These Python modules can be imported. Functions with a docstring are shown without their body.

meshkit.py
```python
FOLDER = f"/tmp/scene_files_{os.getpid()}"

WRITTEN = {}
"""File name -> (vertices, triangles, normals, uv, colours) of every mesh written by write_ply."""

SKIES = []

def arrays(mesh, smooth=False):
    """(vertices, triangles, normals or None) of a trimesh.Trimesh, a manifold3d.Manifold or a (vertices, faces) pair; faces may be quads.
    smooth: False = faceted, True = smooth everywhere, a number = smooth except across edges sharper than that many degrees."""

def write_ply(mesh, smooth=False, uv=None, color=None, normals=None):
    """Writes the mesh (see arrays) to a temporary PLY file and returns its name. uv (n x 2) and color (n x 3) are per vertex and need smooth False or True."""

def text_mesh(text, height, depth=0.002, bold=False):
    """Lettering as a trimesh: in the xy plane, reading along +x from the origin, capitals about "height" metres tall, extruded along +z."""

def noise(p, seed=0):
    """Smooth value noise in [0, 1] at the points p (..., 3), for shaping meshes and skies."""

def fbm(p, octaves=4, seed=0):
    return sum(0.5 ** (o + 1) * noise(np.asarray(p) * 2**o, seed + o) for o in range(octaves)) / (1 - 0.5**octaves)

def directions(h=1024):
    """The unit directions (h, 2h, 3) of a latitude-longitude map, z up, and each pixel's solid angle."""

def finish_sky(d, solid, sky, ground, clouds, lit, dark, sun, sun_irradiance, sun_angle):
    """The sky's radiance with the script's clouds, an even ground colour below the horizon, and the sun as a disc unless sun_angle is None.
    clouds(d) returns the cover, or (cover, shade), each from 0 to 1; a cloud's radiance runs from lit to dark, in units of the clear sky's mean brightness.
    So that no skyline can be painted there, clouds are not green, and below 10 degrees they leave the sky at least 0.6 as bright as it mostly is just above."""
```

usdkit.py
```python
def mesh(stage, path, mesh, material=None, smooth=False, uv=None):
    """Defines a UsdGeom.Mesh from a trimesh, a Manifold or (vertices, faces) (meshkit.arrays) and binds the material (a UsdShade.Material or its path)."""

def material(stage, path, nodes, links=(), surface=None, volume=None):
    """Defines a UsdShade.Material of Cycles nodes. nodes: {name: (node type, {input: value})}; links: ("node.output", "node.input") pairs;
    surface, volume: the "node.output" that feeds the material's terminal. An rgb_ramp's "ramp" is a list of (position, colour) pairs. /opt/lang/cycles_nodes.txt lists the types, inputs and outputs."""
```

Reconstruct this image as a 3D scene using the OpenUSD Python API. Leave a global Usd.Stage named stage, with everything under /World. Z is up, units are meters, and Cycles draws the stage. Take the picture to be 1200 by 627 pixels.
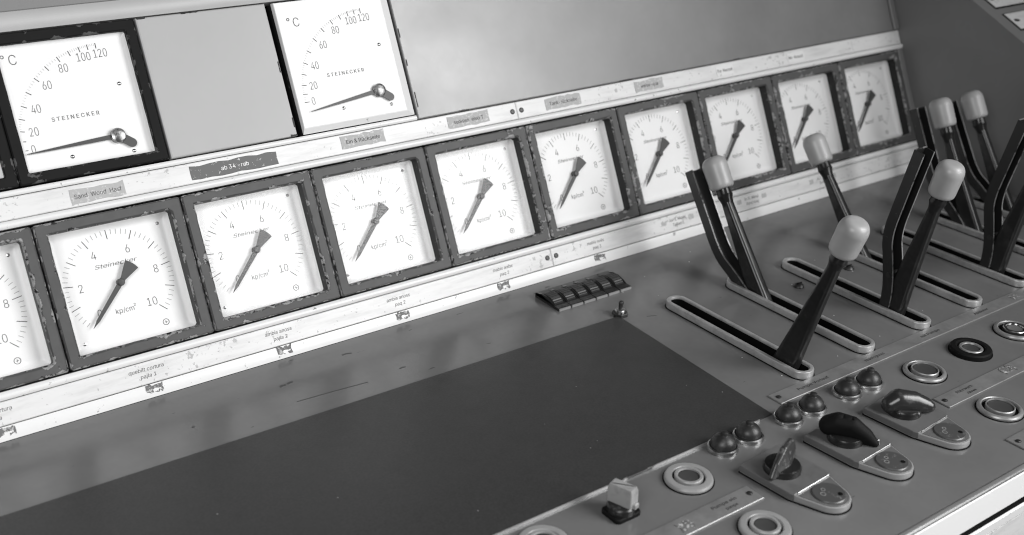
import math
import numpy as np
import trimesh
import shapely
from shapely import affinity
from shapely.geometry import Polygon, Point, box as sbox, LineString
import manifold3d as m3
import meshkit
import usdkit
from pxr import Usd, UsdGeom, UsdLux, UsdShade, Gf, Sdf

# ------------------------------------------------------------------ camera, lamps, exposure
stage = Usd.Stage.CreateInMemory()
UsdGeom.SetStageUpAxis(stage, UsdGeom.Tokens.z)
UsdGeom.SetStageMetersPerUnit(stage, 1.0)
UsdGeom.Xform.Define(stage, '/World')
RIGHT = np.array([0.81580, -0.57817, 0.01362])
DOWN = np.array([-0.23694, -0.35562, -0.90410])
FWD = np.array([0.52757, 0.73434, -0.42711])
EYE = np.array([-0.13356, -0.67261, 0.40327])
cam = UsdGeom.Camera.Define(stage, '/World/camera')
m = np.eye(4)
m[0, :3], m[1, :3], m[2, :3], m[3, :3] = RIGHT, -DOWN, -FWD, EYE
cam.AddTransformOp().Set(Gf.Matrix4d(*m.ravel().tolist()))
cam.CreateHorizontalApertureAttr(36.0)
cam.CreateVerticalApertureAttr(36.0 * 535 / 1024)
cam.CreateFocalLengthAttr(36.0 * 1297.18 / 1200)
cam.CreateVerticalApertureOffsetAttr(36.0 * 11.84 / 1200)
cam.CreateClippingRangeAttr(Gf.Vec2f(0.05, 50))
cam.CreateFStopAttr(7.1)
cam.CreateFocusDistanceAttr(0.80)
cam.CreateExposureAttr(0.0)


def rect_lamp(name, pos, target, w, h, intensity, spread=None):
    L = UsdLux.RectLight.Define(stage, '/World/' + name)
    z = np.array(pos, float) - np.array(target, float)
    z /= np.linalg.norm(z)
    x = np.cross([0, 0, 1.0], z)
    x /= np.linalg.norm(x)
    y = np.cross(z, x)
    mm = np.eye(4)
    mm[0, :3], mm[1, :3], mm[2, :3], mm[3, :3] = x, y, z, pos
    L.AddTransformOp().Set(Gf.Matrix4d(*mm.ravel().tolist()))
    L.CreateWidthAttr(w)
    L.CreateHeightAttr(h)
    L.CreateIntensityAttr(intensity)
    L.CreateColorAttr(Gf.Vec3f(1, 1, 1))
    return L


rect_lamp('window_lamp', (1.28, -1.26, 1.18), (0.3, 0.0, 0.15), 0.9, 0.75, 5.2)
rect_lamp('near_window_lamp', (0.78, -1.1, 0.56), (-0.5, -0.85, 0.3), 0.9, 0.7, 8.6)
rect_lamp('room_lamp', (-0.45, -0.70, 0.62), (-0.25, 0.05, 0.15), 0.6, 0.42, 9.0)

# ------------------------------------------------------------------ helpers
USED = {}
W = '/World'


def numbered(parent, name):
    key = (parent, name)
    n = USED.get(key, 0)
    USED[key] = n + 1
    return f'{parent}/{name}' + (f'_{n:03d}' if n else '')


def tag(prim, label=None, cat=None, group=None, kind=None):
    for k, v in (('label', label), ('category', cat), ('group', group), ('kind', kind)):
        if v:
            prim.SetCustomDataByKey(k, v)
    return prim


def xform(name, mat=None, label=None, cat=None, group=None, kind=None):
    x = UsdGeom.Xform.Define(stage, numbered(W, name))
    if mat is not None:
        x.AddTransformOp().Set(Gf.Matrix4d(*np.asarray(mat, float).T.ravel().tolist()))
    return tag(x.GetPrim(), label, cat, group, kind)


def mesh(name, geo, mat, parent=None, smooth=False, label=None, kind=None):
    base = str(parent.GetPath()) if parent is not None else W
    p = usdkit.mesh(stage, numbered(base, name), geo, MATS[mat], smooth=smooth)
    return tag(p.GetPrim(), label, None, None, kind)


def copy_of(root, name, mat, label, cat=None, group=None):
    x = UsdGeom.Xform.Define(stage, numbered(W, name))
    p = x.GetPrim()
    p.GetReferences().AddInternalReference(root.GetPath())
    x.ClearXformOpOrder()
    x.MakeMatrixXform().Set(Gf.Matrix4d(*np.asarray(mat, float).T.ravel().tolist()))
    p.SetInstanceable(True)
    was = root.GetCustomData()
    return tag(p, label, cat or was.get('category'), group or was.get('group'))


TH = math.radians(25.234)
PANEL = np.array([[1, 0, 0], [0, math.sin(TH), -math.cos(TH)], [0, math.cos(TH), math.sin(TH)]])  # columns: u, v, w


def panel_mat(u, v, w=0.0):
    mm = np.eye(4)
    mm[:3, :3] = PANEL
    mm[:3, 3] = PANEL @ [u, v, w]
    return mm


def place(x, y, z=0.0, rz=0.0, rx=0.0):
    c, s = math.cos(rz), math.sin(rz)
    mm = np.eye(4)
    mm[:3, :3] = np.array([[c, -s, 0], [s, c, 0], [0, 0, 1]])
    if rx:
        c, s = math.cos(rx), math.sin(rx)
        mm[:3, :3] = mm[:3, :3] @ np.array([[1, 0, 0], [0, c, -s], [0, s, c]])
    mm[:3, 3] = (x, y, z)
    return mm


def cat(*gs):
    return trimesh.util.concatenate([g for g in gs if g is not None])


def ext(poly, z0, z1):
    gs = []
    for g in getattr(poly, 'geoms', [poly]):
        if g.is_empty or g.area < 1e-12:
            continue
        t = trimesh.creation.extrude_polygon(g, z1 - z0, engine='earcut')
        t.apply_translation([0, 0, z0])
        gs.append(t)
    return cat(*gs)


def slab(poly, z0, z1, c=0.0006, n=1):
    """A plate with chamfered (n = 1) or rounded (n > 1) upper edges."""
    if c <= 0:
        return ext(poly, z0, z1)
    parts = [ext(poly, z0, z1 - c)]
    if n == 1:
        return loft_poly(poly, [(0, z0), (0, z1 - c), (c, z1)])
    st = [(0, z0)] + [(c * (1 - math.cos(a)), z1 - c + c * math.sin(a)) for a in np.linspace(0, math.pi / 2, n + 1)]
    return loft_poly(poly, st)


def ring_pts(poly, d, n):
    q = poly.buffer(-d, join_style=2) if d else poly
    return np.array(q.exterior.coords)[:-1]


def loft_poly(poly, stations):
    """Lofts the outline of poly inwards through (inset, z) stations and caps both ends."""
    ring = shapely.geometry.polygon.orient(poly).exterior
    P = np.array(ring.coords)[:-1]
    n = len(P)
    nx, pv = np.roll(P, -1, 0), np.roll(P, 1, 0)
    e1 = P - pv
    e2 = nx - P
    n1 = np.stack([-e1[:, 1], e1[:, 0]], 1) / np.linalg.norm(e1, axis=1)[:, None]
    n2 = np.stack([-e2[:, 1], e2[:, 0]], 1) / np.linalg.norm(e2, axis=1)[:, None]
    b = n1 + n2
    b = b / np.maximum((b * n1).sum(1), 0.25)[:, None] * 1.0
    rings = [np.c_[P + b * d, np.full(n, z)] for d, z in stations]
    V = np.vstack(rings)
    F = []
    for k in range(len(rings) - 1):
        a, c = k * n, (k + 1) * n
        i = np.arange(n)
        j = (i + 1) % n
        F.append(np.c_[a + i, a + j, c + j])
        F.append(np.c_[a + i, c + j, c + i])
    body = trimesh.Trimesh(V, np.vstack(F), process=False)
    caps = []
    for R, flip in ((rings[0], True), (rings[-1], False)):
        v2, f2 = trimesh.creation.triangulate_polygon(Polygon(R[:, :2]), engine='earcut')
        t = trimesh.Trimesh(np.c_[v2, np.full(len(v2), R[0, 2])], f2, process=False)
        if (t.face_normals[:, 2].mean() < 0) != flip:
            t.invert()
        caps.append(t)
    return cat(body, *caps)


def bx(x0, x1, y0, y1, z0, z1, c=0.0):
    if c:
        return slab(sbox(x0, y0, x1, y1), z0, z1, c)
    t = trimesh.creation.box((x1 - x0, y1 - y0, z1 - z0))
    t.apply_translation(((x0 + x1) / 2, (y0 + y1) / 2, (z0 + z1) / 2))
    return t


def rrect(w, h, r, cx=0.0, cy=0.0, seg=4):
    if r <= 0:
        return sbox(cx - w / 2, cy - h / 2, cx + w / 2, cy + h / 2)
    return sbox(cx - w / 2 + r, cy - h / 2 + r, cx + w / 2 - r, cy + h / 2 - r).buffer(r, quad_segs=seg)


def lathe(profile, n=40):
    """profile of (radius, z), outside surface listed from the bottom up."""
    P = np.array(profile, float)
    a = np.linspace(0, 2 * math.pi, n, endpoint=False)
    V = np.stack([P[:, None, 0] * np.cos(a), P[:, None, 0] * np.sin(a), np.repeat(P[:, 1:2], n, 1)], -1).reshape(-1, 3)
    F = []
    i = np.arange(n)
    j = (i + 1) % n
    for k in range(len(P) - 1):
        A, B = k * n, (k + 1) * n
        F += [np.c_[A + i, A + j, B + j], np.c_[A + i, B + j, B + i]]
    t = trimesh.Trimesh(V, np.vstack(F), process=False)
    t.merge_vertices()
    t.update_faces(t.nondegenerate_faces())
    return t


def frame_ring(hw_out, hw_in, z0, z1, c_out, c_in, z_in, r_out=0.0015, r_in=0.0015, jag=0.0, seed=0):
    """Square frame: outer side, chamfer, face, inner chamfer, inner wall."""
    def loop(h, r, z):
        pts = np.array(rrect(2 * h, 2 * h, r, seg=3).exterior.coords)[:-1]
        # same number of points for every loop, subdivided along the sides
        out = []
        for q in range(len(pts)):
            a, b = pts[q], pts[(q + 1) % len(pts)]
            k = 14 if np.linalg.norm(b - a) > h else 1
            out += [a + (b - a) * s / k for s in range(k)]
        return np.c_[np.array(out), np.full(len(out), z)]
    L = [loop(hw_out, r_out, z0), loop(hw_out, r_out, z1 - c_out), loop(hw_out - c_out, r_out, z1),
         loop(hw_in + c_in, r_in + c_in, z1), loop(hw_in, r_in, z1 - c_in), loop(hw_in, r_in, z_in)]
    n = len(L[0])
    if jag:
        for k in (3, 4):
            L[k] = L[k] + np.c_[(meshkit.noise(L[k] * 400 + 7.3 + seed, seed)[:, None] - 0.5) * jag * np.sign(L[k][:, :2]), np.zeros(n)]
    V = np.vstack(L)
    F = []
    i = np.arange(n)
    j = (i + 1) % n
    for k in range(len(L) - 1):
        A, B = k * n, (k + 1) * n
        F += [np.c_[A + i, A + j, B + j], np.c_[A + i, B + j, B + i]]
    return trimesh.Trimesh(V, np.vstack(F), process=False)


def text(s, h, x, y, z, align='c', rot=0.0, shear=0.0, depth=0.00012, sx=1.0, thin=0.0):
    t = meshkit.text_mesh(s, h, depth)
    if thin:
        up = t.triangles[t.face_normals[:, 2] > 0.9][:, :, :2]
        sh = shapely.union_all([Polygon(q).buffer(1e-6) for q in up]).buffer(-thin)
        t = ext(sh, 0, depth)
    lo, hi = t.bounds
    t.apply_translation([-(lo[0] + hi[0]) / 2 if align == 'c' else (-lo[0] if align == 'l' else -hi[0]), -h / 2, 0])
    v = t.vertices.copy()
    v[:, 0] = v[:, 0] * sx + shear * v[:, 1]
    c, q = math.cos(rot), math.sin(rot)
    v[:, :2] = v[:, :2] @ np.array([[c, q], [-q, c]])
    t.vertices = v + [x, y, z]
    return t


def bar(p, q, w, z, t=0.00012):
    p, q = np.array(p), np.array(q)
    return ext(LineString([p, q]).buffer(w / 2, cap_style=2), z, z + t)


def hull(*spheres, seg=16):
    ms = [m3.Manifold.sphere(r, seg).translate(tuple(c)) for c, r in spheres]
    return m3.Manifold.batch_hull(ms)


def tri(man):
    a = man.to_mesh()
    return trimesh.Trimesh(a.vert_properties[:, :3], a.tri_verts, process=False)


def moved(t, mat):
    t = t.copy()
    t.apply_transform(mat)
    return t


# ------------------------------------------------------------------ materials
MATS = {}


def g(v):
    return (v, v, v)


def plain(name, col, rough=0.5, metal=0.0, spec=0.5, wear=None, bump=0.0, bscale=400, coat=0.0, rvar=0.0, rscale=60):
    """wear: (scale, from, to, colour): noise-driven second colour where the noise lies over the thresholds."""
    nodes = {'geo': ('geometry', {}), 'p': ('principled_bsdf', {'base_color': g(col), 'roughness': rough, 'metallic': metal, 'specular_ior_level': spec, 'coat_weight': coat})}
    links = []
    if wear:
        sc, a, b, c2 = wear
        nodes |= {'n': ('noise_texture', {'scale': sc, 'detail': 5.0, 'roughness': 0.65}),
                  'r': ('rgb_ramp', {'ramp': [(0, g(col)), (a, g(col)), (b, g(c2)), (1, g(c2))]})}
        links += [('geo.position', 'n.vector'), ('n.fac', 'r.fac'), ('r.color', 'p.base_color')]
    if rvar:
        nodes |= {'n3': ('noise_texture', {'scale': rscale, 'detail': 4.0, 'roughness': 0.6}),
                  'mr': ('map_range', {'from_min': 0.3, 'from_max': 0.7, 'to_min': max(rough - rvar, 0.02), 'to_max': rough + rvar, 'clamp': True})}
        links += [('geo.position', 'n3.vector'), ('n3.fac', 'mr.value'), ('mr.result', 'p.roughness')]
    if bump:
        nodes |= {'n2': ('noise_texture', {'scale': bscale, 'detail': 3.0, 'roughness': 0.6}), 'b': ('bump', {'strength': bump, 'distance': 0.001})}
        links += [('geo.position', 'n2.vector'), ('n2.fac', 'b.height'), ('b.normal', 'p.normal')]
    MATS[name] = usdkit.material(stage, '/World/Looks/' + name, nodes, links, surface='p.BSDF')


def chipped(name, col, chip, dark, inner, outer, reach=0.0045, bias=0.0, rough=0.5, spec=0.3):
    """Painted square frame whose paint has flaked along its inner and outer edges (local coordinates)."""
    N = {'tc': ('texture_coordinate', {}), 'geo': ('geometry', {}), 'sep': ('separate_xyz', {}),
         'ax': ('math', {'math_type': 'absolute'}), 'ay': ('math', {'math_type': 'absolute'}), 'm': ('math', {'math_type': 'maximum'}),
         'di': ('math', {'math_type': 'subtract', 'value2': inner}), 'dia': ('math', {'math_type': 'absolute'}),
         'do': ('math', {'math_type': 'subtract', 'value1': outer}), 'doa': ('math', {'math_type': 'multiply', 'value2': 1.5}),
         'near': ('math', {'math_type': 'minimum'}),
         'edge': ('map_range', {'from_min': 0.0, 'from_max': reach, 'to_min': 0.25, 'to_max': 0.0, 'clamp': True}),
         'n1': ('noise_texture', {'scale': 130.0, 'detail': 6.0, 'roughness': 0.62}),
         'nb': ('noise_texture', {'scale': 28.0, 'detail': 2.0, 'roughness': 0.5}),
         'nbs': ('map_range', {'from_min': 0.35, 'from_max': 0.65, 'to_min': -0.10, 'to_max': 0.09, 'clamp': True}),
         's1': ('math', {'math_type': 'add'}), 's2': ('math', {'math_type': 'add'}),
         'mask': ('map_range', {'from_min': 0.672 + bias, 'from_max': 0.69 + bias, 'to_min': 0.0, 'to_max': 1.0, 'clamp': True}),
         'n2': ('noise_texture', {'scale': 330.0, 'detail': 4.0, 'roughness': 0.6}),
         'cc': ('rgb_ramp', {'ramp': [(0, g(dark)), (0.42, g(dark)), (0.47, g(chip * 0.75)), (0.6, g(chip)), (1, g(chip * 1.25))]}),
         'n4': ('noise_texture', {'scale': 60.0, 'detail': 5.0, 'roughness': 0.7}),
         'pc': ('rgb_ramp', {'ramp': [(0, g(col * 0.75)), (0.5, g(col)), (1, g(col * 1.3))]}),
         'mix': ('mix_color', {}), 'inv': ('math', {'math_type': 'subtract', 'value1': 1.0}),
         'b': ('bump', {'strength': 0.7, 'distance': 0.0006}),
         'p': ('principled_bsdf', {'roughness': rough, 'specular_ior_level': spec})}
    L = [('tc.object', 'sep.vector'), ('sep.x', 'ax.value1'), ('sep.y', 'ay.value1'), ('ax.value', 'm.value1'), ('ay.value', 'm.value2'),
         ('m.value', 'di.value1'), ('di.value', 'dia.value1'), ('m.value', 'do.value2'), ('do.value', 'doa.value1'),
         ('dia.value', 'near.value1'), ('doa.value', 'near.value2'), ('near.value', 'edge.value'),
         ('geo.position', 'n1.vector'), ('geo.position', 'n2.vector'), ('geo.position', 'nb.vector'), ('geo.position', 'n4.vector'),
         ('nb.fac', 'nbs.value'), ('n1.fac', 's1.value1'), ('edge.result', 's1.value2'), ('s1.value', 's2.value1'), ('nbs.result', 's2.value2'),
         ('s2.value', 'mask.value'), ('n2.fac', 'cc.fac'), ('n4.fac', 'pc.fac'), ('mask.result', 'mix.fac'), ('pc.color', 'mix.a'), ('cc.color', 'mix.b'),
         ('mix.result', 'p.base_color'), ('mask.result', 'inv.value2'), ('inv.value', 'b.height'), ('b.normal', 'p.normal')]
    MATS[name] = usdkit.material(stage, '/World/Looks/' + name, N, L, surface='p.BSDF')


plain('dial_enamel', 0.80, 0.40, wear=(25, 0.62, 0.9, 0.70))
plain('dial_side', 0.62, 0.5)
plain('ink', 0.025, 0.6)
plain('ink_soft', 0.26, 0.6)
plain('ink_mid', 0.075, 0.6)
plain('ink_faint', 0.52, 0.6)
plain('hub_metal', 0.16, 0.3, metal=0.8, wear=(300, 0.48, 0.6, 0.5))
plain('needle_paint', 0.045, 0.45)
plain('case_black', 0.012, 0.5, wear=(220, 0.62, 0.68, 0.10), spec=0.3)
plain('void_black', 0.004, 0.8, spec=0.1)
chipped('frame_paint', 0.078, 0.30, 0.012, 0.0415, 0.0493, reach=0.0034, bias=0.006)
chipped('frame_black', 0.010, 0.09, 0.006, 0.0425, 0.0497, bias=0.10, rough=0.6, spec=0.12)
plain('frame_pale', 0.72, 0.4, wear=(140, 0.66, 0.70, 0.30))
plain('moulding_grey', 0.42, 0.42, wear=(9, 0.35, 0.75, 0.46))
plain('plate_grey', 0.37, 0.42, wear=(9, 0.35, 0.75, 0.40), bump=0.03, bscale=900)
plain('panel_paint', 0.16, 0.34, spec=1.0, wear=(11, 0.35, 0.75, 0.19), bump=0.05, bscale=900, rvar=0.05, rscale=14)
plain('plate_dim', 0.20, 0.4)
MATS['rail_paint'] = usdkit.material(stage, '/World/Looks/rail_paint', {
    'geo': ('geometry', {}), 'mp': ('mapping', {'scale': (25.0, 160.0, 160.0)}),
    'n': ('noise_texture', {'scale': 1.0, 'detail': 5.0, 'roughness': 0.65}), 'r': ('rgb_ramp', {'ramp': [(0.30, g(0.58)), (0.50, g(0.69)), (0.75, g(0.73))]}),
    'n2': ('noise_texture', {'scale': 260.0, 'detail': 5.0, 'roughness': 0.65}), 'nb': ('noise_texture', {'scale': 22.0, 'detail': 2.0}), 'add': ('math', {'math_type': 'multiply_add', 'value2': 0.35, 'value3': -0.175}),
    's': ('math', {'math_type': 'add'}), 'm2': ('map_range', {'from_min': 0.625, 'from_max': 0.67, 'to_min': 0.0, 'to_max': 0.7, 'clamp': True}), 'mix': ('mix_color', {'b': g(0.30)}),
    'p': ('principled_bsdf', {'roughness': 0.36})},
    [('geo.position', 'mp.vector'), ('mp.vector', 'n.vector'), ('n.fac', 'r.fac'), ('geo.position', 'n2.vector'), ('geo.position', 'nb.vector'), ('nb.fac', 'add.value1'),
     ('n2.fac', 's.value1'), ('add.value', 's.value2'), ('s.value', 'm2.value'), ('m2.result', 'mix.fac'), ('r.color', 'mix.a'), ('mix.result', 'p.base_color')], surface='p.BSDF')
plain('rail_trim', 0.76, 0.30, wear=(160, 0.66, 0.70, 0.28))
plain('sticker', 0.40, 0.6, wear=(420, 0.56, 0.60, 0.56))
plain('sticker_dark', 0.11, 0.55, wear=(330, 0.60, 0.63, 0.5))
plain('sticker_scrap', 0.13, 0.6, wear=(500, 0.54, 0.58, 0.45))
plain('screw_dark', 0.05, 0.4, metal=0.6)
plain('steel', 0.45, 0.3, metal=1.0, rvar=0.1)
plain('chrome', 0.52, 0.30, metal=1.0, rvar=0.1)
plain('ring_metal', 0.33, 0.40, metal=0.5, wear=(150, 0.5, 0.72, 0.22))
plain('slot_metal', 0.52, 0.42, metal=0.55, rvar=0.10, rscale=150, wear=(90, 0.45, 0.72, 0.38))
plain('lever_steel', 0.022, 0.26, metal=0.35, wear=(45, 0.55, 0.72, 0.05), rvar=0.08, bump=0.02)
plain('worn_edge', 0.48, 0.35, metal=0.6, wear=(120, 0.52, 0.62, 0.08))
plain('grip_black', 0.016, 0.34, spec=0.5, wear=(150, 0.66, 0.70, 0.07))
plain('knob_plastic', 0.365, 0.36, wear=(30, 0.40, 0.80, 0.30), bump=0.03, bscale=500)
plain('bakelite', 0.014, 0.28, wear=(200, 0.62, 0.68, 0.05), bump=0.05)
plain('dome_black', 0.020, 0.42, wear=(120, 0.50, 0.68, 0.06), bump=0.12, bscale=300)
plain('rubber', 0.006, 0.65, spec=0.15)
plain('cap_dark', 0.05, 0.4)
plain('wheel_grey', 0.035, 0.4)
plain('plate_rim', 0.34, 0.45, metal=0.3)
plain('fin_handle', 0.035, 0.28, wear=(200, 0.55, 0.62, 0.12))
plain('bakelite_gloss', 0.03, 0.22, wear=(120, 0.55, 0.66, 0.08))
plain('button_grey', 0.27, 0.36, wear=(150, 0.5, 0.72, 0.25))
plain('switch_plate', 0.12, 0.45, wear=(60, 0.45, 0.75, 0.09), bump=0.04)
plain('legend_disc', 0.085, 0.35, metal=0.2, wear=(250, 0.60, 0.66, 0.22))
plain('legend_ink', 0.20, 0.5)
plain('key_grey', 0.30, 0.45, wear=(150, 0.5, 0.72, 0.22))
plain('trim_white', 0.86, 0.35)
plain('cheek_paint', 0.18, 0.42, wear=(5, 0.35, 0.72, 0.215), bump=0.03, bscale=800)
plain('blotter_felt', 0.031, 0.32, spec=0.4, wear=(650, 0.32, 0.68, 0.046), bump=0.08, bscale=1500, rvar=0.08, rscale=7)
plain('inlay_metal', 0.5, 0.35, metal=0.7, wear=(25, 0.54, 0.60, 0.10))
plain('plate_desk', 0.25, 0.33, metal=0.3, wear=(45, 0.45, 0.72, 0.18), rvar=0.08)
plain('speck', 0.55, 0.5)

# desk paint: satin grey with smears, a few nicks and fine scratches
MATS['desk_paint'] = usdkit.material(stage, '/World/Looks/desk_paint', {
    'geo': ('geometry', {}),
    'n': ('noise_texture', {'scale': 7.0, 'detail': 5.0, 'roughness': 0.6}),
    'r': ('rgb_ramp', {'ramp': [(0.3, g(0.125)), (0.7, g(0.160))]}),
    'mp': ('mapping', {'scale': (60.0, 220.0, 60.0), 'rotation': (0, 0, 0.5)}),
    'n2': ('noise_texture', {'scale': 1.0, 'detail': 2.0, 'roughness': 0.5}),
    'm2': ('map_range', {'from_min': 0.735, 'from_max': 0.76, 'to_min': 0.0, 'to_max': 0.75, 'clamp': True}),
    'mix': ('mix_color', {'b': g(0.05)}),
    'n3': ('noise_texture', {'scale': 14.0, 'detail': 5.0, 'roughness': 0.65}),
    'mr': ('map_range', {'from_min': 0.3, 'from_max': 0.7, 'to_min': 0.13, 'to_max': 0.24, 'clamp': True}),
    'nb': ('noise_texture', {'scale': 700.0, 'detail': 2.0}), 'b': ('bump', {'strength': 0.04, 'distance': 0.001}),
    'p': ('principled_bsdf', {'specular_ior_level': 0.5})},
    [('geo.position', 'n.vector'), ('n.fac', 'r.fac'), ('geo.position', 'mp.vector'), ('mp.vector', 'n2.vector'), ('n2.fac', 'm2.value'),
     ('m2.result', 'mix.fac'), ('r.color', 'mix.a'), ('mix.result', 'p.base_color'), ('geo.position', 'n3.vector'), ('n3.fac', 'mr.value'),
     ('mr.result', 'p.roughness'), ('geo.position', 'nb.vector'), ('nb.fac', 'b.height'), ('b.normal', 'p.normal')], surface='p.BSDF')

MATS['pane_glass'] = usdkit.material(stage, '/World/Looks/pane_glass', {
    'f': ('fresnel', {'IOR': 1.22}), 't': ('transparent_bsdf', {'color': g(0.97)}), 'gl': ('glossy_bsdf', {'color': g(1.0), 'roughness': 0.10}),
    'm': ('mix_closure', {})}, [('f.fac', 'm.fac'), ('t.BSDF', 'm.closure1'), ('gl.BSDF', 'm.closure2')], surface='m.closure')

# ------------------------------------------------------------------ the console (large structure)
U0, U1 = -0.62, 0.9085      # left end far outside the picture, right end at the side wall
PITCH = 0.0685
SLOT_X = [0.4445 + PITCH * k for k in range(7)]
SLOT_Y0, SLOT_Y1 = -0.228, -0.099


def obround(x, r):
    return LineString([(x, SLOT_Y0), (x, SLOT_Y1)]).buffer(r, quad_segs=8)


console = xform('control_console', None, 'grey control desk with sloping instrument panel, label rails and dark desk inlay', 'console')
holes = shapely.union_all([obround(x, 0.0066) for x in SLOT_X])
holes = shapely.union_all([obround(x, 0.0067) for x in SLOT_X])
desk_poly = sbox(U0, -0.385, U1, -0.0003).difference(holes)
mesh('desk_top', ext(desk_poly, -0.004, 0.0), 'desk_paint', console)
mesh('desk_underside', bx(U0, U1, -0.384, -0.0005, -0.10, -0.09), 'void_black', console)
# rolled front edge of the desk
ang = np.linspace(0, math.pi / 2, 7)
prof = [(-0.385, -0.004), (-0.385, -0.0008)] + [(-0.3862 - 0.0042 * math.sin(a), -0.0042 + 0.0046 * math.cos(a)) for a in ang] + [(-0.3904, -0.006), (-0.386, -0.006)]
t = ext(Polygon(prof), 0, U1 - U0)
yz_x = np.array([[0, 0, 1, U0], [1, 0, 0, 0], [0, 1, 0, 0], [0, 0, 0, 1.0]])
t.apply_transform(yz_x)
mesh('desk_edge', t, 'desk_paint', console, smooth=40)


def along_x(poly, x0=U0, x1=U1):
    t = ext(poly, 0, x1 - x0)
    mm = yz_x.copy()
    mm[0, 3] = x0
    t.apply_transform(mm)
    return t


mesh('front_moulding', along_x(Polygon([(-0.3905, -0.0006), (-0.391, -0.0012), (-0.391, -0.0222), (-0.3905, -0.0228), (-0.384, -0.0228), (-0.384, -0.0062), (-0.3905, -0.0062)])), 'trim_white', console)
mesh('front_groove', bx(U0, U1, -0.3914, -0.380, -0.0380, -0.0229), 'void_black', console)
mesh('lower_front_moulding', along_x(Polygon([(-0.3890, -0.0266), (-0.3920, -0.0268), (-0.3928, -0.0276), (-0.3928, -0.0338), (-0.3920, -0.0346), (-0.3890, -0.0348)])), 'rail_trim', console)
front_rail = mesh('front_label_rail', bx(U0, U1, -0.3924, -0.3915, -0.060, -0.0358), 'rail_paint', console)
xs = np.arange(0.30, 0.9, 0.0685)
fm = np.array([[1, 0, 0, 0], [0, 0, -1, -0.3924], [0, 1, 0, 0], [0, 0, 0, 1.0]])
mesh('inscription', cat(*[moved(cat(text('MAX', 0.006, x + 0.150 - 0.14, -0.047, 0.0001, shear=0.2), bx(x + 0.001, x + 0.006, -0.046, -0.042, 0, 0.0002)), fm) for x in xs]), 'ink', front_rail)

# everything on the sloping panel is built in panel coordinates (u along, v up, w out)
PM = panel_mat(0, 0)


def panel_part(name, geo, mat, parent=console, smooth=False, **k):
    return mesh(name, moved(geo, PM), mat, parent, smooth, **k)


def rail(u0, u1, v0, v1, w1, c=0.0006):
    return slab(sbox(u0, v0, u1, v1), -0.012, w1, c)


def round_rail(u0, u1, v0, v1, w1, bulge):
    n = 7
    s = np.linspace(-1, 1, n)
    pts = [(v0, -0.012)] + [((v0 + v1) / 2 + (v1 - v0) / 2 * a, w1 + bulge * (1 - a * a)) for a in s] + [(v1, -0.012)]
    t = ext(Polygon(pts), 0, u1 - u0)
    mm = np.array([[0, 0, 1, u0], [1, 0, 0, 0], [0, 1, 0, 0], [0, 0, 0, 1.0]])
    t.apply_transform(mm)
    return t


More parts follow.
